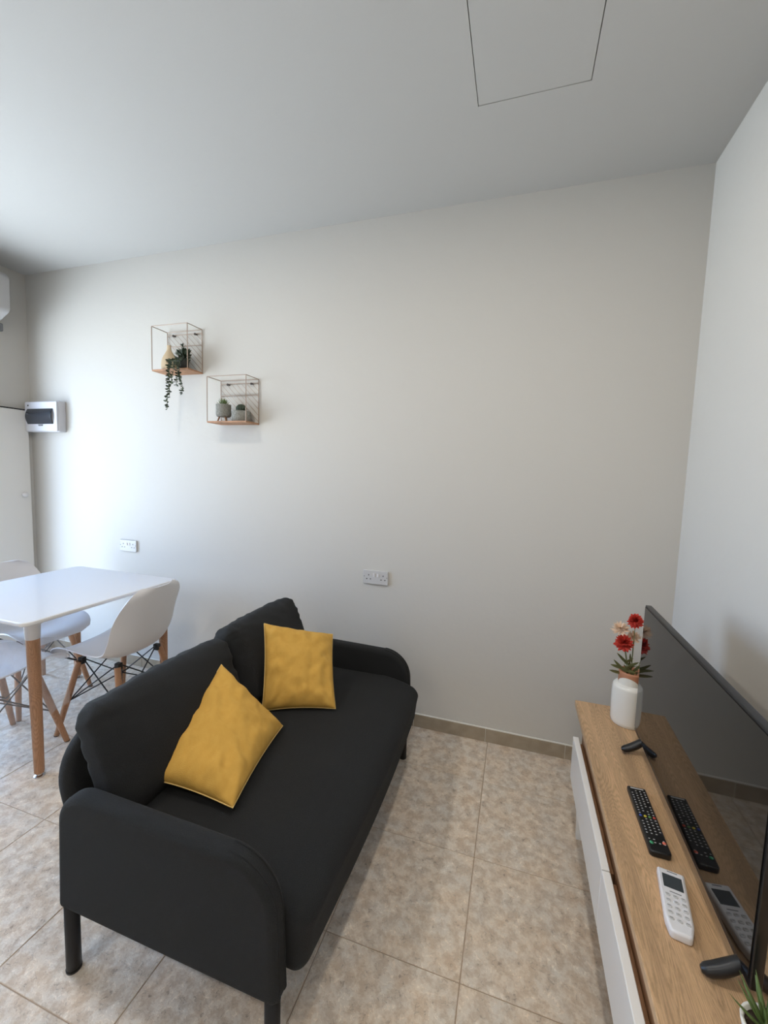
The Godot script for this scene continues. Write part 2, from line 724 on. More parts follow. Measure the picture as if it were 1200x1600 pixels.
func build_room() -> void:
	var th := 0.2
	# back, right and front walls
	structure(Geo.new().box(Vector3((LEFT + RIGHT) / 2, CEIL / 2, BACK - th / 2), Vector3(RIGHT - LEFT + 2 * th, CEIL + 0.4, th)), "wall_back", M.wall)
	structure(Geo.new().box(Vector3(RIGHT + th / 2, CEIL / 2, (BACK + FRONT) / 2), Vector3(th, CEIL + 0.4, FRONT - BACK)), "wall_right", M.wall)
	structure(Geo.new().box(Vector3((LEFT + RIGHT) / 2, CEIL / 2, FRONT + th / 2), Vector3(RIGHT - LEFT + 2 * th, CEIL + 0.4, th)), "wall_front", M.wall)
	# left wall with the opening of the balcony door
	var z0 := -1.87
	var z1 := 0.0
	var top := 2.3
	var wl := Geo.new()
	wl.box(Vector3(LEFT - th / 2, CEIL / 2, (BACK + z0) / 2), Vector3(th, CEIL + 0.4, z0 - BACK))
	wl.box(Vector3(LEFT - th / 2, CEIL / 2, (z1 + FRONT) / 2), Vector3(th, CEIL + 0.4, FRONT - z1))
	wl.box(Vector3(LEFT - th / 2, (top + CEIL + 0.2) / 2, (z0 + z1) / 2), Vector3(th, CEIL + 0.2 - top, z1 - z0))
	structure(wl, "wall_left", M.wall)
	var win := Node3D.new()
	win.name = "window_1"
	win.set_meta("kind", "structure")
	add_child(win)
	var fx := LEFT - 0.12
	var fr := Geo.new()
	fr.box(Vector3(fx, top / 2, z0 + 0.03), Vector3(0.06, top, 0.06), 0.004)
	fr.box(Vector3(fx, top / 2, z1 - 0.03), Vector3(0.06, top, 0.06), 0.004)
	fr.box(Vector3(fx, top - 0.03, (z0 + z1) / 2), Vector3(0.06, 0.06, z1 - z0 - 0.12), 0.004)
	fr.box(Vector3(fx, 0.03, (z0 + z1) / 2), Vector3(0.06, 0.06, z1 - z0 - 0.12), 0.004)
	var n_panes := 3
	var span := (z1 - z0 - 0.06) / n_panes
	for i in n_panes - 1:
		fr.box(Vector3(fx, top / 2, z0 + 0.03 + span * (i + 1)), Vector3(0.05, top - 0.12, 0.06), 0.004)
	put(fr, "window_frame", M.frame, win)
	for i in n_panes:
		put(Geo.new().box(Vector3(fx, top / 2, z0 + 0.03 + span * (i + 0.5)), Vector3(0.006, top - 0.12, span - 0.06)), "pane", M.glass, win)
	# ceiling with the opening of an access hatch
	var hx0 := -0.213
	var hx1 := 0.157
	var hz0 := -1.634
	var hz1 := -1.234
	var c := Geo.new()
	var y := CEIL + 0.1
	c.box(Vector3((LEFT + hx0) / 2, y, (BACK + FRONT) / 2), Vector3(hx0 - LEFT, 0.2, FRONT - BACK))
	c.box(Vector3((hx1 + RIGHT) / 2, y, (BACK + FRONT) / 2), Vector3(RIGHT - hx1, 0.2, FRONT - BACK))
	c.box(Vector3((hx0 + hx1) / 2, y, (BACK + hz0) / 2), Vector3(hx1 - hx0, 0.2, hz0 - BACK))
	c.box(Vector3((hx0 + hx1) / 2, y, (FRONT + hz1) / 2), Vector3(hx1 - hx0, 0.2, FRONT - hz1))
	c.box(Vector3((LEFT + RIGHT) / 2, CEIL + 0.25, (BACK + FRONT) / 2), Vector3(RIGHT - LEFT + 0.4, 0.1, FRONT - BACK + 0.4))
	structure(c, "ceiling", M.ceiling)
	var hatch := put(Geo.new().box(Vector3((hx0 + hx1) / 2, CEIL + 0.0095, (hz0 + hz1) / 2), Vector3(hx1 - hx0 - 0.0044, 0.018, hz1 - hz0 - 0.0044), 0.001), "ceiling_hatch", M.ceiling)
	meta(hatch, "flush square access hatch in the white ceiling", "hatch")
	# floor: grout bed and tiles
	var floor_node := structure(Geo.new().box(Vector3((LEFT + RIGHT) / 2, -0.1025, (BACK + FRONT) / 2), Vector3(RIGHT - LEFT, 0.2, FRONT - BACK)), "floor", M.grout)
	var rng := RandomNumberGenerator.new()
	rng.seed = 7
	var cache := {}
	var x := TILE_X - TILE * 9
	while x < RIGHT:
		var z := TILE_Z - TILE * 3
		while z < FRONT:
			var xa := maxf(x, LEFT) + 0.0013
			var xb := minf(x + TILE, RIGHT) - 0.0013
			var za := maxf(z, BACK) + 0.0013
			var zb := minf(z + TILE, FRONT) - 0.0013
			if xb - xa > 0.01 and zb - za > 0.01:
				var variant := rng.randi() % 16
				var key := "%.3f %.3f %d" % [xb - xa, zb - za, variant]
				if not cache.has(key):
					cache[key] = tile_mesh(xb - xa, zb - za, variant)
				var o := put(cache[key], "tile", M.tile, floor_node)
				o.position = Vector3((xa + xb) / 2, 0, (za + zb) / 2)
			z += TILE
		x += TILE
	# skirting tiles along the back, left and right walls
	skirting("baseboard_back", Vector3(-0.087, 0, BACK), Vector3.RIGHT, LEFT + 0.009, RIGHT - 0.009, Vector3.BACK)
	skirting("baseboard_right", Vector3(RIGHT, 0, TILE_Z), Vector3.BACK, BACK, FRONT, Vector3.LEFT)
	# white cupboard door on the left wall
	var d := Node3D.new()
	d.name = "door_1"
	d.set_meta("kind", "structure")
	d.set_meta("label", "white flush cupboard door with a small knob in the corner")
	add_child(d)
	put(Geo.new().box(Vector3(LEFT + 0.0175, 0.89, -2.0), Vector3(0.035, 1.725, 0.24), 0.003), "door_leaf", M.lacquer, d)
	put(Geo.new().box(Vector3(LEFT + 0.0165, 1.757, -2.0), Vector3(0.033, 0.008, 0.238), 0.001), "seal", M.hole, d, "dark seal along the top edge")
	var kb := Transform3D(Basis(Vector3.BACK, -PI / 2), Vector3(LEFT + 0.035, 1.155, -2.065))
	put(Geo.new().lathe([Vector2(0, 0), Vector2(0.009, 0), Vector2(0.009, 0.012), Vector2(0.017, 0.018), Vector2(0.019, 0.026), Vector2(0.014, 0.032), Vector2(0, 0.034)], 20, kb), "knob", M.white_plastic, d)


func tile_mesh(w: float, h: float, variant: int) -> ArrayMesh:
	var g := Geo.new()
	var t := 0.008
	var bv := 0.0012
	g.box(Vector3(0, -t / 2, 0), Vector3(w, t, h), bv)
	var o := Vector2(0.25 + 0.5 * (variant & 1), 0.25 + 0.5 * ((variant >> 1) & 1))
	var rot := PI / 2 * (variant >> 2)
	for i in g.U.size():
		g.U[i] = o + g.U[i].rotated(rot) * (0.5 / TILE)
	return g.mesh()


func skirting(called: String, origin: Vector3, along: Vector3, from: float, to: float, out: Vector3) -> void:
	var n := Node3D.new()
	n.name = called
	n.set_meta("kind", "structure")
	add_child(n)
	var ax := 0 if absf(along.x) > 0.5 else 2
	var k := -12
	while k < 12:
		var a := maxf(origin[ax] + k * 0.386, from) + 0.0012
		var e := minf(origin[ax] + (k + 1) * 0.386, to) - 0.0012
		k += 1
		if e - a < 0.01:
			continue
		var c := Vector3(origin.x, 0.035, origin.z)
		c[ax] = (a + e) / 2
		c += out * 0.004
		var s := Vector3(0.008, 0.07, 0.008)
		s[ax] = e - a
		put(Geo.new().box(c, s, 0.001), "skirting_tile", M.skirting, n)
	var cc := Vector3(origin.x, 0.0735, origin.z) + out * 0.004
	cc[ax] = (from + to) / 2
	var sz := Vector3(0.008, 0.007, 0.008)
	sz[ax] = to - from
	put(Geo.new().box(cc, sz, 0.002), "caulk_bead", M.caulk, n)
	var gc := Vector3(origin.x, 0.035, origin.z) + out * 0.0025
	gc[ax] = (from + to) / 2
	var gs := Vector3(0.005, 0.068, 0.005)
	gs[ax] = to - from
	put(Geo.new().box(gc, gs), "grout_bed", M.caulk, n)


func build_lamp() -> void:
	downlight(Vector3(-1.6, CEIL, -0.82), "round recessed ceiling downlight above the dining end of the room")
	downlight(Vector3(-0.05, CEIL, -0.70), "round recessed ceiling downlight between the sofa and the television")
	downlight(Vector3(-1.6, CEIL, 0.75), "round recessed ceiling downlight behind the camera, left side")
	downlight(Vector3(-0.05, CEIL, 0.75), "round recessed ceiling downlight behind the camera, right side")


func downlight(at: Vector3, label: String) -> void:
	var t := thing("ceiling_downlight", label, "lamp", at, 0, "ceiling downlights")
	put(Geo.new().lathe([Vector2(0.046, 0.0), Vector2(0.062, 0.0), Vector2(0.062, -0.004), Vector2(0.052, -0.008), Vector2(0.046, -0.004), Vector2(0.046, 0.0)], 36), "trim_ring", M.frame, t)
	put(Geo.new().lathe([Vector2(0, 0), Vector2(0.046, 0), Vector2(0.046, -0.003), Vector2(0, -0.003)], 36, Transform3D(), true), "diffuser", M.bulb, t)
	var l := AreaLight3D.new()
	l.name = "lamp_light"
	l.light_color = Color(1.0, 0.97, 0.925)
	l.light_energy = LAMP
	l.area_size = Vector2(0.085, 0.085)
	l.area_range = 12.0
	l.area_attenuation = 2.0
	l.shadow_enabled = true
	l.position = Vector3(0, -0.009, 0)
	l.rotation.x = -PI / 2
	t.add_child(l)


# ------------------------------------------------------------------ sofa
func arm_outline() -> PackedVector2Array:
	# local x runs from the back of the sofa to the front, local y up
	return rounded([Vector2(-1.112, 0.195), Vector2(-0.437, 0.195), Vector2(-0.452, 0.525), Vector2(-1.098, 0.535)], [0.02, 0.02, 0.13, 0.09], 12)


func build_sofa() -> void:
	var s := thing("sofa", "charcoal grey two-seat fabric sofa with slim arms and black legs", "sofa")
	var zn := -0.742
	var zf := -1.898
	for z in [zn, zf]:
		var g := Geo.new()
		g.slab(arm_outline(), 0.054, 0.018, Transform3D(Basis(), Vector3(0, 0, z)), 4)
		var arm := put(g, "armrest", M.fabric, s)
		# seam lines along the rim of the arm
		for e in [-1, 1]:
			var pts := []
			var o := arm_outline()
			for i in o.size():
				pts.append(Vector3(o[i].x, o[i].y, z + e * 0.012) - Vector3(0, 0, 0))
			var seam := []
			for i in range(14, 39):
				seam.append(pts[i] + Vector3(0, 0.0004, 0))
			put(Geo.new().tube(seam, 0.0022, 6), "seam", M.fabric, arm)
	for p in [Vector3(-1.088, 0, -0.738), Vector3(-0.462, 0, -0.738), Vector3(-1.088, 0, -1.886), Vector3(-0.462, 0, -1.886)]:
		var lg := put(Geo.new().lathe([Vector2(0, 0.0), Vector2(0.017, 0.0), Vector2(0.018, 0.004), Vector2(0.018, 0.24), Vector2(0, 0.24)], 20, Transform3D(Basis(), p)), "leg", M.black_metal, s)
		put(Geo.new().lathe([Vector2(0, 0.0), Vector2(0.019, 0.0), Vector2(0.019, 0.006), Vector2(0.0, 0.006)], 20, Transform3D(Basis(), p), true), "foot_cap", M.black_plastic, lg)
	# seat: one long mattress, front edge rolled
	var seat := Geo.new()
	var nz := FastNoiseLite.new()
	nz.seed = 5
	nz.frequency = 2.2
	var sx := 0.70
	var sz := 1.105
	seat.rbox(Vector3(sx, 0.205, sz), 0.038, 5, Vector3i(14, 4, 24))
	for i in seat.T.size():
		var p := seat.T[i]
		var q := p
		if p.y > 0.0:
			var u := p.x / (sx / 2)
			var v := p.z / (sz / 2)
			q.y += (0.018 * (1 - v * v) + 0.006 * nz.get_noise_2d(p.x * 2.0, p.z * 2.0)) * (p.y / 0.1)
			if u > 0.5:
				q.y -= 0.05 * pow((u - 0.5) * 2.0, 2.0) * (p.y / 0.1)
		if p.x > 0.25:
			q.x += 0.018 * cos(p.z / (sz / 2) * PI / 2) * (p.x - 0.25) / 0.1 - 0.02 * (0.1 - p.y) / 0.2 * (p.x - 0.25) / 0.1
		seat.T[i] = q + Vector3(-0.735, 0.315, -1.32)
	put(seat, "seat_cushion", M.fabric, s)
	# back frame, leaning
	var bf := Geo.new()
	var w := 1.10
	var outl := rounded([Vector2(-w / 2, 0.0), Vector2(w / 2, 0.0), Vector2(w / 2, 0.41), Vector2(-w / 2, 0.41)], [0.01, 0.01, 0.14, 0.14], 10)
	var lean := 0.30
	var bx := Vector3(0, 0, -1)
	var by := Vector3(-sin(lean), cos(lean), 0)
	bf.slab(outl, 0.05, 0.02, Transform3D(Basis(bx, by, bx.cross(by)), Vector3(-1.075, 0.215, -1.32)), 4)
	put(bf, "back_frame", M.fabric, s)
	# back cushions, each resting on the sofa's back
	var rows := [[-1.065, 0.57, 0.0, 3], [-1.60, 0.53, 0.022, 9]]
	for i in 2:
		var r = rows[i]
		back_cushion(r[0], r[1], r[2], r[3], "charcoal back cushion behind the tilted near yellow pillow" if i == 0 else "charcoal back cushion nearer the wall, behind the upright yellow pillow")


func back_cushion(z: float, wid: float, rise: float, sd: int, label: String) -> void:
	var nz := FastNoiseLite.new()
	nz.seed = sd
	nz.frequency = 3.0
	nz.fractal_octaves = 3
	var H := 0.328
	var D := 0.15
	var t := thing("back_cushion", label, "cushion", Vector3(-1.0, 0.435 + rise, z), 0, "sofa back cushions")
	var g := Geo.new()
	var lean := 0.36
	var bas := Basis(Vector3(cos(lean), sin(lean), 0), Vector3(-sin(lean), cos(lean), 0), Vector3.BACK)
	g.rbox(Vector3(D, H, wid), 0.055, 6, Vector3i(4, 14, 22))
	var place := Transform3D(bas, bas * Vector3(0, H / 2 - 0.03, 0))
	for i in g.T.size():
		var p := g.T[i]
		var u := clampf(p.y / (H / 2), -1, 1)
		var v := clampf(p.z / (wid / 2), -1, 1)
		var q := p
		var puff := (1 - u * u) * (1 - v * v)
		q.x *= 0.80 + 0.55 * puff
		q.y *= 1.0 + 0.05 * (1 - v * v)
		q.z *= 1.0 - 0.02 * (1 - u * u)
		# creases near the rims
		var c := nz.get_noise_3d(p.x * 1.5, p.y * 5.0, p.z * 2.0)
		q.x += 0.007 * c
		var e := smoothstep(0.55, 1.0, absf(v))
		q.x += 0.007 * e * sin(p.y * 95.0 + 3.0 * nz.get_noise_1d(p.y * 6.0)) * (1 - absf(u) * 0.5) * smoothstep(-0.4, 0.6, u)
		var f := smoothstep(0.5, 1.0, u)
		q.y += 0.006 * f * nz.get_noise_2d(p.z * 9.0, p.x * 2.0)
		g.T[i] = place * q
	put(g, "cover", M.fabric, t)
	# two throw pillows
	if sd == 3:
		pillow("mustard yellow throw pillow lying tilted on one corner, nearest the camera", [Vector3(-1.005, 0.462, -0.898), Vector3(-0.990, 0.672, -1.222), Vector3(-0.772, 0.448, -1.285), Vector3(-0.700, 0.448, -0.908)], 5)
		pillow("mustard yellow throw pillow sitting upright by the far armrest", [Vector3(-1.000, 0.728, -1.506), Vector3(-0.772, 0.640, -1.712), Vector3(-0.640, 0.445, -1.462), Vector3(-0.905, 0.440, -1.352)], 8)


# corners: top left, top right, bottom right, bottom left of the front face
func pillow(label: String, c: Array, sd: int) -> void:
	var nz := FastNoiseLite.new()
	nz.seed = sd
	nz.frequency = 1.6
	nz.fractal_octaves = 3
	var mid: Vector3 = (c[0] + c[1] + c[2] + c[3]) / 4.0
	var nrm: Vector3 = (c[2] - c[0]).cross(c[1] - c[3]).normalized()
	if nrm.x < 0.0:
		nrm = -nrm
	var t := thing("throw_pillow", label, "pillow", mid, 0, "yellow throw pillows")
	var n := 36
	var g := Geo.new()
	var grp := g.next_group()
	for f in [1.0, -1.0]:
		for i in n:
			for j in n:
				var u0 := sin(PI / 2 * (-1.0 + 2.0 * i / n))
				var u1 := sin(PI / 2 * (-1.0 + 2.0 * (i + 1) / n))
				var v0 := sin(PI / 2 * (-1.0 + 2.0 * j / n))
				var v1 := sin(PI / 2 * (-1.0 + 2.0 * (j + 1) / n))
				var A: Vector3 = pillow_point(c, mid, nrm, nz, sd, u0, v0, f)
				var B: Vector3 = pillow_point(c, mid, nrm, nz, sd, u1, v0, f)
				var C: Vector3 = pillow_point(c, mid, nrm, nz, sd, u1, v1, f)
				var D: Vector3 = pillow_point(c, mid, nrm, nz, sd, u0, v1, f)
				if f > 0:
					g.quad(A, B, C, D, grp)
				else:
					g.quad(A, D, C, B, grp)
	g.close(0)
	put(g, "cover", M.mustard, t)
	var pts := []
	for k in 4 * 12 + 1:
		var s := float(k % 48) / 12.0
		var q := fmod(s, 1.0) * 2.0 - 1.0
		var uv: Vector2 = [Vector2(q, 1), Vector2(1, -q), Vector2(-q, -1), Vector2(-1, q)][int(s) % 4]
		pts.append(pillow_point(c, mid, nrm, nz, sd, uv.x, uv.y, 1.0))
	put(Geo.new().tube(pts, 0.0022, 6), "piping", M.piping, t)

func pillow_point(c: Array, mid: Vector3, nrm: Vector3, nz: FastNoiseLite, sd: int, u: float, v: float, front: float) -> Vector3:
	# u, v in -1..1; sides drawn in, corners pointed
	var pu := u * (1.0 - 0.055 * (1 - v * v) * absf(u))
	var pv := v * (1.0 - 0.055 * (1 - u * u) * absf(v))
	pu = clampf(pu, -1, 1)
	pv = clampf(pv, -1, 1)
	var a: Vector3 = c[0].lerp(c[1], pu * 0.5 + 0.5)
	var b: Vector3 = c[3].lerp(c[2], pu * 0.5 + 0.5)
	var p := b.lerp(a, pv * 0.5 + 0.5)
	var th := pow(maxf(0.0, (1 - u * u) * (1 - v * v)), 0.42)
	var e := maxf(absf(u), absf(v))
	var crease := 0.016 * nz.get_noise_2d(u * 1.2 + 4.0, v * 1.2) * th
	# folds running from the corners and sides towards the middle
	var ang := atan2(v, u)
	crease += 0.0085 * sin(ang * 13.0 + 2.5 * nz.get_noise_2d(u * 0.8, v * 0.8) + sd) * smoothstep(0.35, 0.85, e) * th
	crease += 0.0045 * sin(v * 17.0 + 3.0 * nz.get_noise_2d(u * 0.9, v * 0.5) + sd * 2.0) * smoothstep(-0.25, -0.9, u) * th
	crease += 0.004 * sin(u * 15.0 + 3.0 * nz.get_noise_2d(u * 0.5, v * 0.9 + 7.0)) * smoothstep(-0.3, -0.9, v) * th
	var depth := 0.078 if front > 0 else 0.032
	return p + nrm * (front * (depth * th) + crease * (1.0 if front > 0 else 0.4)) - mid


# ------------------------------------------------------------------ tv stand and television
func build_stand() -> void:
	var t := thing("tv_stand", "low television stand with oak top, white drawer fronts and white legs", "tv stand")
	put(Geo.new().box(Vector3(0.491, BOARD - 0.011, -1.129), Vector3(0.412, 0.022, 1.498), 0.0015, Basis(), Vector2(0.2, 0.75)), "top_board", M.oak, t)
	put(Geo.new().box(Vector3(0.496, 0.325, -1.129), Vector3(0.400, 0.206, 1.18), 0.002), "carcass", M.carcass, t)
	var zs := [-1.710, -1.1225, -0.535]
	for i in 2:
		var zc: float = (zs[i] + zs[i + 1]) / 2
		put(Geo.new().box(Vector3(0.272, 0.3025, zc), Vector3(0.02, 0.167, zs[i + 1] - zs[i] - 0.004), 0.0015), "drawer_front", M.lacquer, t)
		put(Geo.new().box(Vector3(0.288, 0.3025, zc), Vector3(0.014, 0.13, zs[i + 1] - zs[i] - 0.03)), "drawer_box", M.carcass, t)
	for z in [-1.676, -0.582]:
		for x in [0.306, 0.672]:
			var g := Geo.new()
			g.lathe([Vector2(0, 0), Vector2(0.018, 0), Vector2(0.026, 0.222), Vector2(0, 0.222)], 4, Transform3D(Basis(Vector3.UP, PI / 4), Vector3(x, 0, z)), true)
			put(g, "leg", M.lacquer, t)


func build_television() -> void:
	var a := Vector3(0.4490, 0.495, -1.643)
	var bb := Vector3(0.4390, 0.495, -0.831)
	var L := a.distance_to(bb)
	var H := 0.460
	var t := thing("television", "flat black television standing on two splayed feet", "television")
	var zx := (bb - a).normalized()
	var yx := Vector3.UP
	var xx := zx.cross(yx)  # towards the room
	xx = yx.cross(zx)
	var bas := Basis(xx, yx, zx)
	var front := -1.0 if xx.x > 0 else 1.0
	var xf := Transform3D(bas, (a + bb) / 2)
	# casing: thin panel, screen glass set into a narrow bezel, thick electronics behind
	var face := Basis(zx * -1.0, yx, (zx * -1.0).cross(yx))
	var case := Geo.new().slab(rrect(L, H, 0.004, 3), 0.018, 0.002, Transform3D(bas * Basis(Vector3(0, 0, 1), Vector3(0, 1, 0), Vector3(-1, 0, 0)), xf * Vector3(-front * 0.010, H / 2, 0)))
	put(case, "casing", M.black_plastic, t)
	var scr := Geo.new().box(Vector3(front * 0.0, H / 2 + 0.0055, 0), Vector3(0.0024, H - 0.023, L - 0.012), 0.0004)
	for i in scr.T.size():
		scr.T[i] = xf * scr.T[i]
	put(scr, "screen", M.screen, t, "dark glossy screen")
	var back := Geo.new().box(Vector3(-front * 0.036, H * 0.36, 0), Vector3(0.036, H * 0.55, L * 0.7), 0.01)
	for i in back.T.size():
		back.T[i] = xf * back.T[i]
	put(back, "rear_housing", M.black_plastic, t)
	for z in [-0.325, 0.362]:
		var foot := Geo.new()
		for sgn in [-1.0, 1.0]:
			var pts := []
			for i in 11:
				var k := i / 10.0
				pts.append(Vector3(0.010 + sgn * (0.002 + 0.062 * k), 0.011 + 0.040 * pow(1.0 - k, 1.6), float(z)))
			var gg := Geo.new()
			gg.tube(pts, [0.011, 0.0115, 0.012, 0.0125, 0.0125, 0.0125, 0.012, 0.0115, 0.011, 0.0095, 0.005], 14)
			for i in gg.T.size():
				var p := gg.T[i]
				p.z = float(z) + (p.z - float(z)) * 1.15
				p.y = maxf(p.y, 0.0003)
				gg.T[i] = Transform3D(bas, Vector3((a.x + bb.x) / 2, BOARD, (a.z + bb.z) / 2)) * p
			foot.T.append_array(gg.T)
			foot.U.append_array(gg.U)
			for q in gg.S:
				foot.S.append(q + (10 if sgn > 0 else 0))
		put(foot, "foot", M.black_plastic, t)


# ------------------------------------------------------------------ dining table and chairs
func build_table() -> void:
	var x0 := -2.705
	var x1 := -1.895
	var z0 := -1.960
	var z1 := -1.140
	var top := 0.722
	var cx := (x0 + x1) / 2
	var cz := (z0 + z1) / 2
	var t := thing("dining_table", "square white dining table with round wooden legs", "table", Vector3(cx, 0, cz))
	put(Geo.new().slab(rrect(x1 - x0, z1 - z0, 0.035, 8), 0.018, 0.005, flat(top - 0.009), 3), "table_top", M.table_white, t)
	for sx in [-1, 1]:
		for sz in [-1, 1]:
			var p := Vector3(sx * (x1 - x0 - 0.10) / 2, 0, sz * (z1 - z0 - 0.13) / 2)
			var lg := put(Geo.new().tube([p + Vector3(0, 0.018, 0), p + Vector3(0, 0.025, 0), p + Vector3(-sx * 0.004, 0.635, 0)], [0.017, 0.019, 0.0255], 20), "leg", M.beech, t)
			put(Geo.new().lathe([Vector2(0, 0.0), Vector2(0.021, 0.0), Vector2(0.021, 0.006), Vector2(0.012, 0.01), Vector2(0.012, 0.018), Vector2(0, 0.018)], 20, Transform3D(Basis(), p), true), "glide", M.chrome, lg)
			put(Geo.new().lathe([Vector2(0, 0.63), Vector2(0.0265, 0.63), Vector2(0.029, 0.69), Vector2(0.05, 0.704), Vector2(0, 0.704)], 24, Transform3D(Basis(), p + Vector3(-sx * 0.004, 0, 0))), "collar", M.white_plastic, lg)


# chair local axes: x across, y up, front towards -z
func chair_prototype(label: String, called := "dining_chair") -> Node3D:
	var t := thing(called, label, "chair", Vector3.ZERO, 0, "moulded dining chairs round the table")
	var prof := Curve3D.new()
	var raw := [Vector3(0, 0.400, -0.262), Vector3(0, 0.425, -0.247), Vector3(0, 0.437, -0.20), Vector3(0, 0.428, -0.10), Vector3(0, 0.417, 0.0), Vector3(0, 0.420, 0.085), Vector3(0, 0.445, 0.150), Vector3(0, 0.505, 0.192), Vector3(0, 0.590, 0.218), Vector3(0, 0.690, 0.243), Vector3(0, 0.760, 0.258), Vector3(0, 0.786, 0.263)]
	for i in raw.size():
		var tn: Vector3 = (raw[mini(i + 1, raw.size() - 1)] - raw[maxi(i - 1, 0)]) / 6.0
		prof.add_point(raw[i], -tn, tn)
	prof.bake_interval = 0.005
	var L := prof.get_baked_length()
	var nu := 40
	var nv := 24
	var P := []
	for i in nu + 1:
		var k := float(i) / nu
		k = 0.5 - 0.5 * cos(PI * k) if false else k
		var s := L * k
		var p := prof.sample_baked(s, true)
		var d := (prof.sample_baked(minf(s + 0.006, L), true) - prof.sample_baked(maxf(s - 0.006, 0), true)).normalized()
		var nn := Vector3(0, d.z, -d.y)   # towards the sitter
		if nn.y < 0 and nn.z > 0:
			nn = -nn
		# half width along the shell
		var hw := 0.222
		var r := 0.10
		if s < r:
			hw = 0.222 - r + sqrt(maxf(0.0, r * r - (r - s) * (r - s)))
		var q := L - s
		var rt := 0.13
		var bw := lerpf(0.226, 0.206, smoothstep(0.25, 0.0, q))
		if q < 0.40:
			hw = bw
		if q < rt:
			hw = bw - rt * 0.75 + 0.75 * sqrt(maxf(0.0, rt * rt - (rt - q) * (rt - q)))
		var curl := 0.050
		if s < 0.12:
			curl = lerpf(0.006, 0.050, smoothstep(0.0, 0.12, s))
		if q < 0.45:
			curl = lerpf(0.050, 0.066, smoothstep(0.45, 0.3, q))
		if q < 0.2:
			curl = lerpf(0.030, 0.066, smoothstep(0.0, 0.2, q))
		var row := []
		for j in nv + 1:
			var v := -1.0 + 2.0 * j / nv
			v = sin(v * PI / 2) * 0.35 + v * 0.65
			row.append(p + Vector3(v * hw * 0.93, -0.010, 0) + nn * curl * pow(absf(v), 2.6))
		P.append(row)
	var sh := Geo.new().shell(P, 0.005)
	put(sh, "seat_shell", M.white_plastic, t)
	var tops := []
	var mids := []
	for k in 4:
		var sx := -1.0 if k & 1 else 1.0
		var sz := -1.0 if k & 2 else 1.0
		var foot := Vector3(sx * 0.198, 0.0, sz * 0.208 - 0.005)
		var tp := Vector3(sx * 0.138, 0.380, sz * 0.120 - 0.005)
		var lg := put(Geo.new().tube([foot, foot.lerp(tp, 0.02), foot.lerp(tp, 0.45), tp], [0.0105, 0.012, 0.0155, 0.0150], 14), "leg", M.beech, t)
		put(Geo.new().lathe([Vector2(0, 0), Vector2(0.012, 0), Vector2(0.012, 0.004), Vector2(0, 0.004)], 12, Transform3D(Basis(), foot - Vector3(0, 0.0, 0)), true), "glide", M.black_plastic, lg)
		var ins := Vector3(-sx * 0.016, 0, -sz * 0.008)
		put(Geo.new().box(tp + ins * 0.8 + Vector3(0, 0.002, 0), Vector3(0.026, 0.034, 0.03), 0.003), "bracket", M.black_metal, lg)
		tops.append(tp + ins + Vector3(0, 0.012, 0))
		mids.append(foot.lerp(tp, 0.46) + ins * 0.6)
	# crossed black wire struts
	for pr in [[0, 1], [1, 0], [0, 2], [2, 0], [1, 3], [3, 1], [2, 3], [3, 2]]:
		put(Geo.new().tube([mids[pr[0]], tops[pr[1]]], 0.0033, 8), "strut", M.black_metal, t)
	var hub := Vector3(0, 0.265, -0.005)
	for k in 4:
		put(Geo.new().tube([mids[k], hub.lerp(tops[3 - k], 0.2)], 0.0033, 8), "strut", M.black_metal, t)
	return t


func build_chairs() -> void:
	var first := chair_prototype("white moulded chair with its back to the sofa, dowel legs")
	var spots := [
		[Vector3(-1.968, 0, -1.640), 0.0, ""],
		[Vector3(-2.690, 0, -1.645), PI / 2, "white moulded chair on the far side of the table, by the cupboard door"],
		[Vector3(-2.275, 0, -1.205), 0.0, "white moulded chair at the left edge, still partly wrapped in clear film"]]
	for i in 3:
		var o: Node3D = first
		if i > 0:
			o = first.duplicate()
			o.name = numbered("dining_chair")
			add_child(o)
			o.set_meta("label", spots[i][2])
		o.position = spots[i][0]
	first.rotation.y = deg_to_rad(94.0)
	get_node("dining_chair_001").rotation.y = -PI / 2
	get_node("dining_chair_002").rotation.y = 0.0
	# clear plastic film hanging round the near chair
	var nz := FastNoiseLite.new()
	nz.seed = 4
	nz.frequency = 3.0
	var P := []
	for i in 25:
		var v := i / 24.0
		var row := []
		for j in 25:
			var u := j / 24.0
			var z := lerpf(-1.00, -1.395, u)
			var y := lerpf(0.66 - 0.10 * u, 0.30 - 0.10 * (1 - absf(u - 0.75)), v)
			var x := -2.275 + 0.245 + 0.010 * sin(v * 3.0) + 0.020 * nz.get_noise_2d(u * 1.2, v * 0.8) + 0.006 * sin(u * 30.0 + 3.0 * v)
			row.append(Vector3(x, y, z))
		P.append(row)
	var film := put(Geo.new().shell(P, 0.0006), "plastic_film", M.film)
	meta(film, "clear crinkled plastic film hanging over the side of the chair at left edge", "plastic film")


# ------------------------------------------------------------------ wall shelves
func build_shelves() -> void:
	var spec := [[Vector3(-2.010, 1.957, BACK), 0.268, "wire cube wall shelf holding a beige vase and a trailing plant"], [Vector3(-1.609, 1.648, BACK), 0.268, "wire cube wall shelf holding two small grey pots"]]
	for s in spec:
		wire_shelf(s[0], s[1], s[2])
	trailing_plant(Vector3(-1.955, 1.966, -2.082))
	beige_vase(Vector3(-2.078, 1.966, -2.100))
	footed_pot(Vector3(-1.672, 1.657, -2.090))
	square_pot(Vector3(-1.560, 1.657, -2.105))


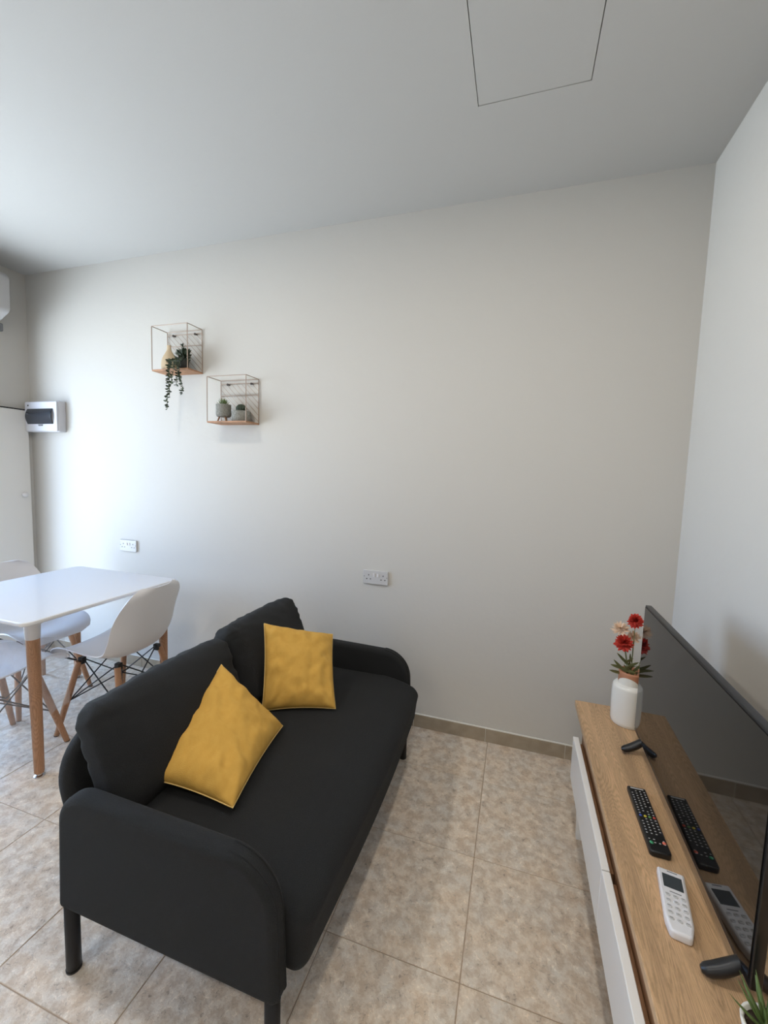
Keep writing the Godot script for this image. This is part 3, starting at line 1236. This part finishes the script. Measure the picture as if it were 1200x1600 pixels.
func wire_shelf(o: Vector3, w: float, label: String) -> void:
	var h := 0.262
	var d := 0.125
	var t := thing("wall_shelf", label, "shelf", o, 0, "wire cube wall shelves")
	put(Geo.new().box(Vector3(0, 0.0045, d / 2 + 0.002), Vector3(w, 0.009, d), 0.001, Basis()), "shelf_board", M.shelf_wood, t)
	var zb := 0.006
	var zf := d + 0.001
	var x := w / 2 - 0.002
	var r := 0.0026
	var edges := []
	for z in [zb, zf]:
		edges.append([Vector3(-x, 0.009, z), Vector3(-x, h, z)])
		edges.append([Vector3(x, 0.009, z), Vector3(x, h, z)])
		edges.append([Vector3(-x, h, z), Vector3(x, h, z)])
	for sx in [-x, x]:
		edges.append([Vector3(sx, h, zb), Vector3(sx, h, zf)])
	edges.append([Vector3(-x, h - 0.02, zb), Vector3(x, h - 0.02, zb)])
	edges.append([Vector3(-x, h * 0.66, zb), Vector3(x, h * 0.66, zb)])
	for e in edges:
		put(Geo.new().tube(e, r, 8), "wire", M.wire, t)
	# slanting wires of the back
	var n := 15
	for i in n:
		var off := -h + (w + h) * (i + 0.5) / n
		# line x = -x + off + (h - y)
		var a := Vector3(-x + off, h - 0.02, zb)
		var b := Vector3(-x + off + h - 0.03, 0.012, zb)
		if a.x < -x:
			a = Vector3(-x, a.y - (-x - a.x), zb)
		if b.x > x:
			b = Vector3(x, b.y + (b.x - x), zb)
		if a.y - b.y > 0.01:
			put(Geo.new().tube([a, b], 0.0014, 6), "slant_wire", M.wire, t)
	for sx in [-0.075, 0.09]:
		var hk := Geo.new()
		hk.lathe([Vector2(0, 0), Vector2(0.004, 0), Vector2(0.004, 0.016), Vector2(0.007, 0.016), Vector2(0.007, 0.02), Vector2(0, 0.02)], 12, Transform3D(Basis(Vector3.RIGHT, PI / 2), Vector3(sx, h - 0.026, 0)), true)
		put(hk, "hook", M.hook, t)


func leaf(g: Geo, at: Vector3, dir: Vector3, side: Vector3, len: float, wid: float, bend := 0.2, steps := 3) -> void:
	var nrm := dir.cross(side).normalized()
	var grp := g.next_group()
	var prev := []
	for i in steps + 1:
		var k := float(i) / steps
		var c := at + dir * len * k - nrm * bend * len * k * k
		var hw := wid * 0.5 * pow(sin(PI * clampf(k * 0.92 + 0.06, 0, 1)), 0.7)
		var row := [c - side * hw + nrm * hw * 0.3, c, c + side * hw + nrm * hw * 0.3]
		if i > 0:
			g.quad(prev[0], row[0], row[1], prev[1], grp)
			g.quad(prev[1], row[1], row[2], prev[2], grp)
		prev = row


func trailing_plant(o: Vector3) -> void:
	var rng := RandomNumberGenerator.new()
	rng.seed = 3
	var t := thing("trailing_plant", "dark green trailing plant hanging from its pot over the shelf edge", "plant", o)
	put(Geo.new().lathe([Vector2(0, 0), Vector2(0.027, 0), Vector2(0.034, 0.05), Vector2(0.036, 0.062), Vector2(0.031, 0.062), Vector2(0.030, 0.052), Vector2(0, 0.052)], 24), "pot", M.dark_pot, t)
	var leaves := Geo.new()
	var pale := Geo.new()
	var stems := Geo.new()
	# bushy crown
	for i in 130:
		var a := rng.randf() * TAU
		var rr := rng.randf() * 0.038
		var y := 0.05 + rng.randf() * 0.065 * (1.0 if rr < 0.028 else 0.7)
		var p := Vector3(cos(a) * rr + 0.005, y, sin(a) * rr * 0.9)
		var d := Vector3(cos(a), rng.randf_range(-0.2, 0.9), sin(a)).normalized()
		leaf(leaves if rng.randf() < 0.75 else pale, p, d, d.cross(Vector3(rng.randf() - 0.5, 1, rng.randf() - 0.5)).normalized(), rng.randf_range(0.018, 0.028), rng.randf_range(0.012, 0.018), 0.3)
	for i in 9:
		var p := Vector3(rng.randf_range(-0.006, 0.010), 0.115 + 0.004 * i, 0.0)
		var d := Vector3(rng.randf_range(-1, 1), 0.4, rng.randf_range(-1, 1)).normalized()
		leaf(leaves, p, d, d.cross(Vector3.UP).normalized(), 0.016, 0.010)
	# hanging strands
	var ends := [[Vector3(-0.055, -0.235, 0.066), 44], [Vector3(-0.048, -0.17, 0.066), 34], [Vector3(0.048, -0.150, 0.066), 36], [Vector3(0.02, -0.105, 0.068), 26], [Vector3(-0.018, -0.09, 0.068), 22]]
	for e in ends:
		var q: Vector3 = e[0]
		var pts := []
		var n: int = e[1]
		var start := Vector3(q.x * 0.2 + 0.008, 0.062, 0.02)
		for i in n + 1:
			var k := float(i) / n
			var over := minf(1.0, k * 4.0)
			var p := start.lerp(Vector3(q.x * 0.75, 0.045, q.z), over) if k < 0.25 else Vector3(q.x * 0.75, 0.045, q.z).lerp(q, (k - 0.25) / 0.75)
			p.x += 0.007 * sin(k * 9.0 + q.y * 40.0)
			pts.append(p)
		stems.tube(pts, 0.0011, 5)
		for i in range(4, n + 1):
			for s in [-1, 1]:
				if rng.randf() < 0.25:
					continue
				var d := Vector3(s * rng.randf_range(0.4, 1.0), rng.randf_range(-0.9, 0.2), rng.randf_range(-0.3, 0.9)).normalized()
				leaf(leaves if rng.randf() < 0.8 else pale, pts[i], d, d.cross(Vector3(rng.randf() - 0.5, 0.4, 1)).normalized(), rng.randf_range(0.013, 0.021), rng.randf_range(0.009, 0.014), 0.25)
	put(stems, "stems", M.stem, t)
	meta(put(leaves, "foliage", M.leaf_dark, t), "", "", "", "stuff")
	meta(put(pale, "pale_foliage", M.leaf_grey, t), "", "", "", "stuff")


func beige_vase(o: Vector3) -> void:
	var c := CSGCombiner3D.new()
	c.name = numbered("donut_vase")
	add_child(c)
	c.position = o
	meta(c, "beige matt bottle vase with a round hole through its belly", "vase")
	var b := CSGMesh3D.new()
	b.name = "body"
	var prof := [Vector2(0, 0), Vector2(0.040, 0.0), Vector2(0.049, 0.010), Vector2(0.0535, 0.035), Vector2(0.051, 0.06), Vector2(0.043, 0.085), Vector2(0.028, 0.108), Vector2(0.016, 0.128), Vector2(0.0135, 0.150), Vector2(0.015, 0.156), Vector2(0.0, 0.156)]
	var g := Geo.new().lathe(smooth_prof(prof), 40, Transform3D(Basis.from_scale(Vector3(1, 1, 0.62)), Vector3.ZERO))
	b.mesh = g.mesh()
	b.material = M.stone_vase
	c.add_child(b)
	var hole := CSGCylinder3D.new()
	hole.name = "opening"
	hole.operation = CSGShape3D.OPERATION_SUBTRACTION
	hole.radius = 0.014
	hole.height = 0.2
	hole.sides = 28
	hole.rotation = Vector3(PI / 2, 0, deg_to_rad(-38))
	hole.rotation_edit_mode = Node3D.ROTATION_EDIT_MODE_EULER
	hole.basis = Basis(Vector3.UP, deg_to_rad(42)) * Basis(Vector3.RIGHT, PI / 2)
	hole.position = Vector3(0.0, 0.056, 0)
	hole.material = M.stone_vase
	c.add_child(hole)


func smooth_prof(p: Array) -> Array:
	var out := []
	for i in p.size() - 1:
		var p0: Vector2 = p[maxi(i - 1, 0)]
		var p1: Vector2 = p[i]
		var p2: Vector2 = p[i + 1]
		var p3: Vector2 = p[mini(i + 2, p.size() - 1)]
		for k in 4:
			var q := p1.cubic_interpolate(p2, p0, p3, k / 4.0)
			out.append(Vector2(maxf(q.x, 0.0), q.y))
	out.append(p[p.size() - 1])
	return out


func rosette(g: Geo, o: Vector3, n: int, len: float, wid: float, up0: float, up1: float, sd: int) -> void:
	var rng := RandomNumberGenerator.new()
	rng.seed = sd
	for i in n:
		var k := float(i) / n
		var a := i * 2.39996
		var el := lerpf(up0, up1, k)
		var d := Vector3(cos(a) * cos(el), sin(el), sin(a) * cos(el)).normalized()
		var L := len * rng.randf_range(0.8, 1.1)
		# fleshy pointed leaf
		var side := d.cross(Vector3.UP).normalized()
		var upv := side.cross(d).normalized()
		var from := g.T.size()
		var grp := g.next_group()
		var rings := []
		for s in 5:
			var t := s / 4.0
			var w: float = wid * [0.55, 0.95, 0.85, 0.5, 0.04][s]
			var c := o + d * L * t + Vector3.UP * L * 0.18 * t * t
			rings.append([c + side * w, c + upv * w * 0.4, c - side * w, c - upv * w * 0.4])
		for s in 4:
			for q in 4:
				g.quad(rings[s][q], rings[s][(q + 1) % 4], rings[s + 1][(q + 1) % 4], rings[s + 1][q], grp)
		g.close(from)


func footed_pot(o: Vector3) -> void:
	var t := thing("succulent_pot", "small grey ribbed pot on wooden legs with a spiky green succulent", "plant pot", o)
	var prof := [Vector2(0, 0.030), Vector2(0.036, 0.030), Vector2(0.041, 0.036)]
	for i in 8:
		prof.append(Vector2(0.0418, 0.040 + i * 0.0075))
		prof.append(Vector2(0.0430, 0.0435 + i * 0.0075))
	prof.append_array([Vector2(0.0425, 0.101), Vector2(0.038, 0.101), Vector2(0.037, 0.092), Vector2(0, 0.092)])
	put(Geo.new().lathe(prof, 36), "pot", M.concrete, t)
	for k in 3:
		var a := TAU * k / 3 + 0.5
		var d := Vector3(cos(a), 0, sin(a))
		put(Geo.new().tube([d * 0.034, d * 0.022 + Vector3(0, 0.032, 0)], [0.0035, 0.0055], 10), "leg", M.carcass, t)
	var g := Geo.new()
	rosette(g, Vector3(0, 0.090, 0), 22, 0.042, 0.008, 0.35, 1.35, 5)
	put(g, "succulent", M.leaf_green, t)


func square_pot(o: Vector3) -> void:
	var t := thing("concrete_pot", "small low grey concrete pot with a dark round cactus", "plant pot", o)
	put(Geo.new().lathe([Vector2(0, 0), Vector2(0.050, 0), Vector2(0.053, 0.004), Vector2(0.053, 0.060), Vector2(0.051, 0.063), Vector2(0.046, 0.063), Vector2(0.045, 0.056), Vector2(0, 0.056)], 36), "pot", M.concrete, t)
	var g := Geo.new()
	var ribs := 12
	var seg := 48
	var rows := []
	for i in 11:
		var a := PI * i / 10
		var ring := []
		for k in seg:
			var th := TAU * k / seg
			var r := (0.028 + 0.0028 * cos(th * ribs)) * sin(a)
			ring.append(Vector3(cos(th) * r, 0.078 - 0.026 * cos(a) , sin(th) * r))
		rows.append(ring)
	var grp := g.next_group()
	for i in 10:
		for k in seg:
			g.quad(rows[i][k], rows[i][(k + 1) % seg], rows[i + 1][(k + 1) % seg], rows[i + 1][k], grp)
	g.close(0)
	put(g, "cactus", M.leaf_dark, t)


# ------------------------------------------------------------------ sockets, fuse box, air conditioner
func socket(c: Vector3, label: String) -> void:
	var t := thing("wall_socket", label, "socket", c, 0, "double wall sockets")
	put(Geo.new().slab(rrect(0.146, 0.078, 0.006, 4), 0.011, 0.003, Transform3D(Basis(), Vector3(0, 0, 0.0055))), "plate", M.socket, t)
	for sx in [-0.009, 0.013]:
		var rk := Geo.new().box(Vector3(sx, 0.012, 0.0125), Vector3(0.0105, 0.019, 0.004), 0.001, Basis(Vector3.RIGHT, 0.12))
		put(rk, "rocker_switch", M.white_plastic, t)
	for sx in [-1, 1]:
		var cx: float = 0.002 + sx * 0.042
		for h in [[0.0, 0.012, 0.004, 0.008], [-0.011, -0.010, 0.0075, 0.0042], [0.011, -0.010, 0.0075, 0.0042]]:
			put(Geo.new().box(Vector3(cx + h[0], h[1], 0.0111), Vector3(h[2], h[3], 0.0012)), "pin_slot", M.hole, t)
		put(Geo.new().lathe([Vector2(0, 0), Vector2(0.0028, 0), Vector2(0.0022, 0.0012), Vector2(0, 0.0012)], 12, Transform3D(Basis(Vector3.RIGHT, PI / 2), Vector3(0.0 + sx * 0.0655, 0.004, 0.0108))), "screw", M.grey_print, t)


func build_wall_fittings() -> void:
	socket(Vector3(-0.719, 0.811, BACK), "white double socket on the wall above the sofa's far arm")
	socket(Vector3(-2.500, 0.842, BACK), "white double socket on the wall above the dining table")
	# consumer unit
	var t := thing("fuse_box", "white fuse box with a smoked window beside the corner", "fuse box", Vector3(-3.213, 1.709, BACK))
	put(Geo.new().slab(rrect(0.325, 0.212, 0.008, 4), 0.05, 0.006, Transform3D(Basis(), Vector3(0, 0, 0.025))), "housing", M.fuse, t)
	put(Geo.new().slab(rrect(0.316, 0.205, 0.01, 4), 0.014, 0.005, Transform3D(Basis(), Vector3(0, 0, 0.055))), "cover", M.fuse, t)
	var wv := Geo.new()
	var P := []
	for i in 9:
		var k := i / 8.0
		var row := []
		for j in 3:
			row.append(Vector3(lerpf(-0.128, 0.122, j / 2.0), lerpf(-0.052, 0.052, k), 0.0625 + 0.016 * sin(PI * k)))
		P.append(row)
	wv.shell(P, 0.004)
	put(wv, "smoked_window", M.smoked, t)
	put(Geo.new().box(Vector3(0.0, -0.061, 0.064), Vector3(0.04, 0.010, 0.008), 0.002), "window_catch", M.grey_print, t)
	put(Geo.new().lathe([Vector2(0, 0), Vector2(0.006, 0), Vector2(0.005, 0.002), Vector2(0, 0.002)], 14, Transform3D(Basis(Vector3.RIGHT, PI / 2), Vector3(-0.122, 0.077, 0.0615))), "screw", M.hole, t)
	# air conditioner on the left wall
	var a := thing("air_conditioner", "white wall air conditioner high up in the left corner", "air conditioner", Vector3(LEFT, 2.315, -1.54))
	var prof := rounded([Vector2(0, 0.0), Vector2(0.10, -0.005), Vector2(0.195, 0.045), Vector2(0.2, 0.25), Vector2(0.17, 0.285), Vector2(0, 0.285)], [0.005, 0.02, 0.04, 0.04, 0.03, 0.005], 5)
	put(Geo.new().slab(prof, 0.81, 0.008, Transform3D()), "housing", M.socket, a)
	put(Geo.new().box(Vector3(0.145, 0.012, 0), Vector3(0.085, 0.010, 0.70), 0.003, Basis(Vector3.BACK, 0.48)), "air_flap", M.white_plastic, a)
	var bx := thing("cable_box", "small grey box on the wall just below the air conditioner", "box", Vector3(LEFT, 2.262, -1.955))
	put(Geo.new().box(Vector3(0.02, 0.024, 0), Vector3(0.04, 0.05, 0.07), 0.004), "housing", M.grey_print, bx)


# ------------------------------------------------------------------ things on the tv stand
func build_stand_things() -> void:
	vase_and_flowers()
	tv_remote()
	ac_remote()
	# spiky plant near the bottom right corner
	var t := thing("aloe_plant", "spiky green succulent in a white pot beside the television's near foot", "plant", Vector3(0.440, BOARD, -0.772))
	put(Geo.new().lathe([Vector2(0, 0), Vector2(0.026, 0), Vector2(0.036, 0.045), Vector2(0.037, 0.052), Vector2(0.032, 0.052), Vector2(0.031, 0.044), Vector2(0, 0.044)], 28), "pot", M.ceramic, t)
	put(Geo.new().lathe([Vector2(0, 0.047), Vector2(0.0305, 0.045), Vector2(0.0305, 0.04), Vector2(0, 0.04)], 24), "soil", M.soil, t)
	var g := Geo.new()
	rosette(g, Vector3(0, 0.044, 0), 26, 0.062, 0.0052, 0.3, 1.35, 9)
	put(g, "leaves", M.leaf_green, t)


func vase_and_flowers() -> void:
	var o := Vector3(0.458, BOARD, -1.772)
	var v := thing("flower_vase", "glossy white ceramic vase with a terracotta neck", "vase", o)
	var body := [Vector2(0, 0), Vector2(0.050, 0.0), Vector2(0.057, 0.006), Vector2(0.060, 0.02), Vector2(0.061, 0.08), Vector2(0.060, 0.138), Vector2(0.056, 0.152), Vector2(0.045, 0.161), Vector2(0.0425, 0.163), Vector2(0, 0.163)]
	put(Geo.new().lathe(smooth_prof(body), 48), "body", M.ceramic, v)
	put(Geo.new().lathe([Vector2(0.0425, 0.158), Vector2(0.0425, 0.200), Vector2(0.0435, 0.206), Vector2(0.040, 0.208), Vector2(0.038, 0.204), Vector2(0.037, 0.165), Vector2(0, 0.165), Vector2(0, 0.158), Vector2(0.0425, 0.158)], 40), "neck", M.terracotta, v)
	# tongue of white glaze running up one side of the neck
	var P := []
	for i in 9:
		var row := []
		for j in 25:
			var a := deg_to_rad(62.0 + 108.0 * j / 24.0)
			var lift := pow(maxf(0.0, sin(PI * j / 24.0)), 0.45)
			var y := 0.156 + (0.034 * lift) * i / 8.0
			var rr := 0.0442 if i > 0 else 0.0455
			row.append(Vector3(cos(a) * rr, y, sin(a) * rr))
		P.append(row)
	put(Geo.new().shell(P, 0.003), "glaze_tongue", M.ceramic, v)
	# flowers
	flower(o, Vector3(0.458, 0.848, -1.775), 0.026, M.petal_red, "red cloth carnation, the taller, highest in the white vase", 1)
	flower(o, Vector3(0.424, 0.760, -1.765), 0.031, M.petal_red, "red cloth carnation, the lower, in front in the white vase", 2)
	flower(o, Vector3(0.412, 0.812, -1.782), 0.030, M.petal_cream, "cream cloth daisy left of the taller red carnation", 3)
	flower(o, Vector3(0.462, 0.778, -1.800), 0.026, M.petal_cream, "cream cloth daisy half hidden behind the red carnations", 4)
	flower(o, Vector3(0.500, 0.800, -1.730), 0.026, M.petal_cream, "cream cloth daisy behind the television's edge", 5)


func flower(o: Vector3, head: Vector3, r: float, m: Material, label: String, sd: int) -> void:
	var rng := RandomNumberGenerator.new()
	rng.seed = sd
	var t := thing("cloth_flower", label, "flower", o + Vector3(0, 0.166, 0), 0, "cloth flowers in the white vase")
	var h := head - t.position
	var foot := Vector3(h.x * 0.25, 0.0, h.z * 0.25)
	var pts := []
	for i in 9:
		var k := i / 8.0
		pts.append(foot.lerp(h, k) + Vector3(h.x, 0, h.z) * -0.12 * sin(PI * k))
	put(Geo.new().tube(pts, 0.0013, 7), "stem", M.stem, t)
	var tilt := (Vector3(h.x * 1.2 - 0.25, 1.0, h.z + 0.55)).normalized()
	var bx := tilt.cross(Vector3.RIGHT).normalized()
	var bz := bx.cross(tilt)
	var g := Geo.new()
	var carn: bool = m == M.petal_red
	var rings := 10 if carn else 5
	for q in rings:
		var n := maxi(6, 15 - q) if carn else maxi(5, 14 - 2 * q)
		for i in n:
			var a := TAU * (i + 0.5 * (q % 2)) / n + rng.randf_range(-0.12, 0.12)
			var rise := lerpf(-0.15, 1.25, float(q) / rings)
			var rad := bx * cos(a) + bz * sin(a)
			var d := (rad * cos(rise) + tilt * sin(rise)).normalized()
			var side := d.cross(tilt).normalized()
			var L := r * lerpf(1.12, 0.80, float(q) / rings) * rng.randf_range(0.88, 1.1)
			leaf(g, h + tilt * 0.002 * q, d, side, L, L * (0.42 if carn else 0.26), rng.randf_range(-0.1, 0.3), 3)
	put(g, "flower_head", m, t)
	var cal := Geo.new()
	var cb := Basis(bx, tilt, bz.cross(Vector3.ZERO) if false else bx.cross(tilt))
	cal.lathe([Vector2(0, -0.012), Vector2(0.003, -0.011), Vector2(0.006, -0.003), Vector2(0.007, 0.003), Vector2(0, 0.003)], 12, Transform3D(cb, h))
	put(cal, "calyx", M.stem, t)
	var dirs := [[Vector3(-0.85, 0.75, 0.25), 0.085], [Vector3(-0.95, 0.28, 0.2), 0.075], [Vector3(0.6, 0.9, 0.5), 0.07], [Vector3(0.2, 0.8, 0.8), 0.06], [Vector3(-0.3, 0.95, 0.5), 0.06]]
	for i in 3:
		var e = dirs[(sd * 2 + i) % 5]
		var d: Vector3 = (e[0] + Vector3(rng.randf_range(-0.15, 0.15), rng.randf_range(-0.1, 0.1), rng.randf_range(-0.2, 0.2))).normalized()
		var lf := Geo.new()
		leaf(lf, foot.lerp(h, 0.12 + 0.10 * i), d, d.cross(Vector3(0.3, 0.5, 1)).normalized(), e[1], 0.012, 0.12, 5)
		put(lf, "leaf", M.leaf_olive, t)


# outline with v along the remote, laid on the board
func lay(x: float, z: float, turn: float, y: float) -> Transform3D:
	return Transform3D(Basis(Vector3.UP, turn), Vector3(x, y, z)) * flat()


func tv_remote() -> void:
	var t := thing("tv_remote", "black television remote with many small white buttons", "remote control", Vector3(0.392, BOARD, -1.248), deg_to_rad(0.0))
	var W := 0.049
	var L := 0.236
	put(Geo.new().slab(rrect(W, L, [0.009, 0.009, 0.004, 0.004], 5), 0.016, 0.004, flat(0.008)), "body", M.black_plastic, t)
	put(Geo.new().box(Vector3(0, 0.0163, -L / 2 + 0.0085), Vector3(0.034, 0.0012, 0.004), 0.0004), "trim_line", M.button, t)
	var keys := Geo.new()
	for r in 20:
		for c in 4:
			if r in [10, 17]:
				continue
			if (r * 7 + c * 3) % 11 == 0:
				continue
			keys.box(Vector3(-0.0165 + c * 0.011, 0.0166, -0.098 + r * 0.0098), Vector3(0.0042, 0.0013, 0.0022), 0.0004)
	meta(put(keys, "keypad", M.button, t), "", "", "", "stuff")
	var cols := [srgb(70, 96, 190), srgb(226, 206, 64), srgb(96, 150, 84), srgb(206, 84, 70)]
	for c in 4:
		put(Geo.new().lathe([Vector2(0, 0), Vector2(0.0036, 0), Vector2(0.0034, 0.0018), Vector2(0, 0.0022)], 14, Transform3D(Basis(), Vector3(-0.0165 + c * 0.011, 0.0158, 0.0))), "colour_button", mat(cols[c], 0.5), t)
	put(Geo.new().lathe([Vector2(0, 0), Vector2(0.0046, 0), Vector2(0.0044, 0.0018), Vector2(0, 0.0022)], 14, Transform3D(Basis(), Vector3(-0.014, 0.0158, 0.090))), "colour_button", mat(srgb(72, 168, 120), 0.5), t, "green round button")
	put(Geo.new().lathe([Vector2(0, 0), Vector2(0.0046, 0), Vector2(0.0044, 0.0018), Vector2(0, 0.0022)], 14, Transform3D(Basis(), Vector3(0.016, 0.0158, 0.084))), "colour_button", mat(srgb(226, 110, 84), 0.5), t, "orange round button")


func ac_remote() -> void:
	var t := thing("air_conditioner_remote", "white remote with a grey display lying nearest the television's near foot", "remote control", Vector3(0.383, BOARD, -1.003), deg_to_rad(-9.5))
	var o := rounded([Vector2(-0.019, -0.080), Vector2(0.019, -0.080), Vector2(0.026, -0.050), Vector2(0.027, 0.079), Vector2(-0.027, 0.079), Vector2(-0.026, -0.050)], [0.008, 0.008, 0.05, 0.004, 0.004, 0.05], 5)
	put(Geo.new().slab(o, 0.020, 0.005, flat(0.010)), "body", M.white_plastic, t)
	put(Geo.new().box(Vector3(0, 0.0202, -0.044), Vector3(0.038, 0.0012, 0.036), 0.0004), "display", M.lcd, t, "dark grey display")
	put(Geo.new().box(Vector3(0.002, 0.0202, -0.0715), Vector3(0.020, 0.0006, 0.0022)), "maker_mark", M.grey_print, t)
	put(Geo.new().box(Vector3(0.002, 0.0202, -0.0165), Vector3(0.022, 0.0006, 0.002)), "printed_line", M.grey_print, t)
	for r in 5:
		for c in 3:
			var p := Vector3(-0.0145 + c * 0.0145, 0.0200, -0.006 + r * 0.0145)
			var bt := put(Geo.new().slab(rrect(0.0105, 0.0075, 0.003, 3), 0.003, 0.001, flat(0) * Transform3D(Basis(), Vector3.ZERO)), "button", M.socket, t)
			bt.position = p
			put(Geo.new().box(Vector3(0, 0.0013, -0.001), Vector3(0.0055 if c != 1 else 0.004, 0.0005, 0.0013)), "button_print", M.grey_print, bt)
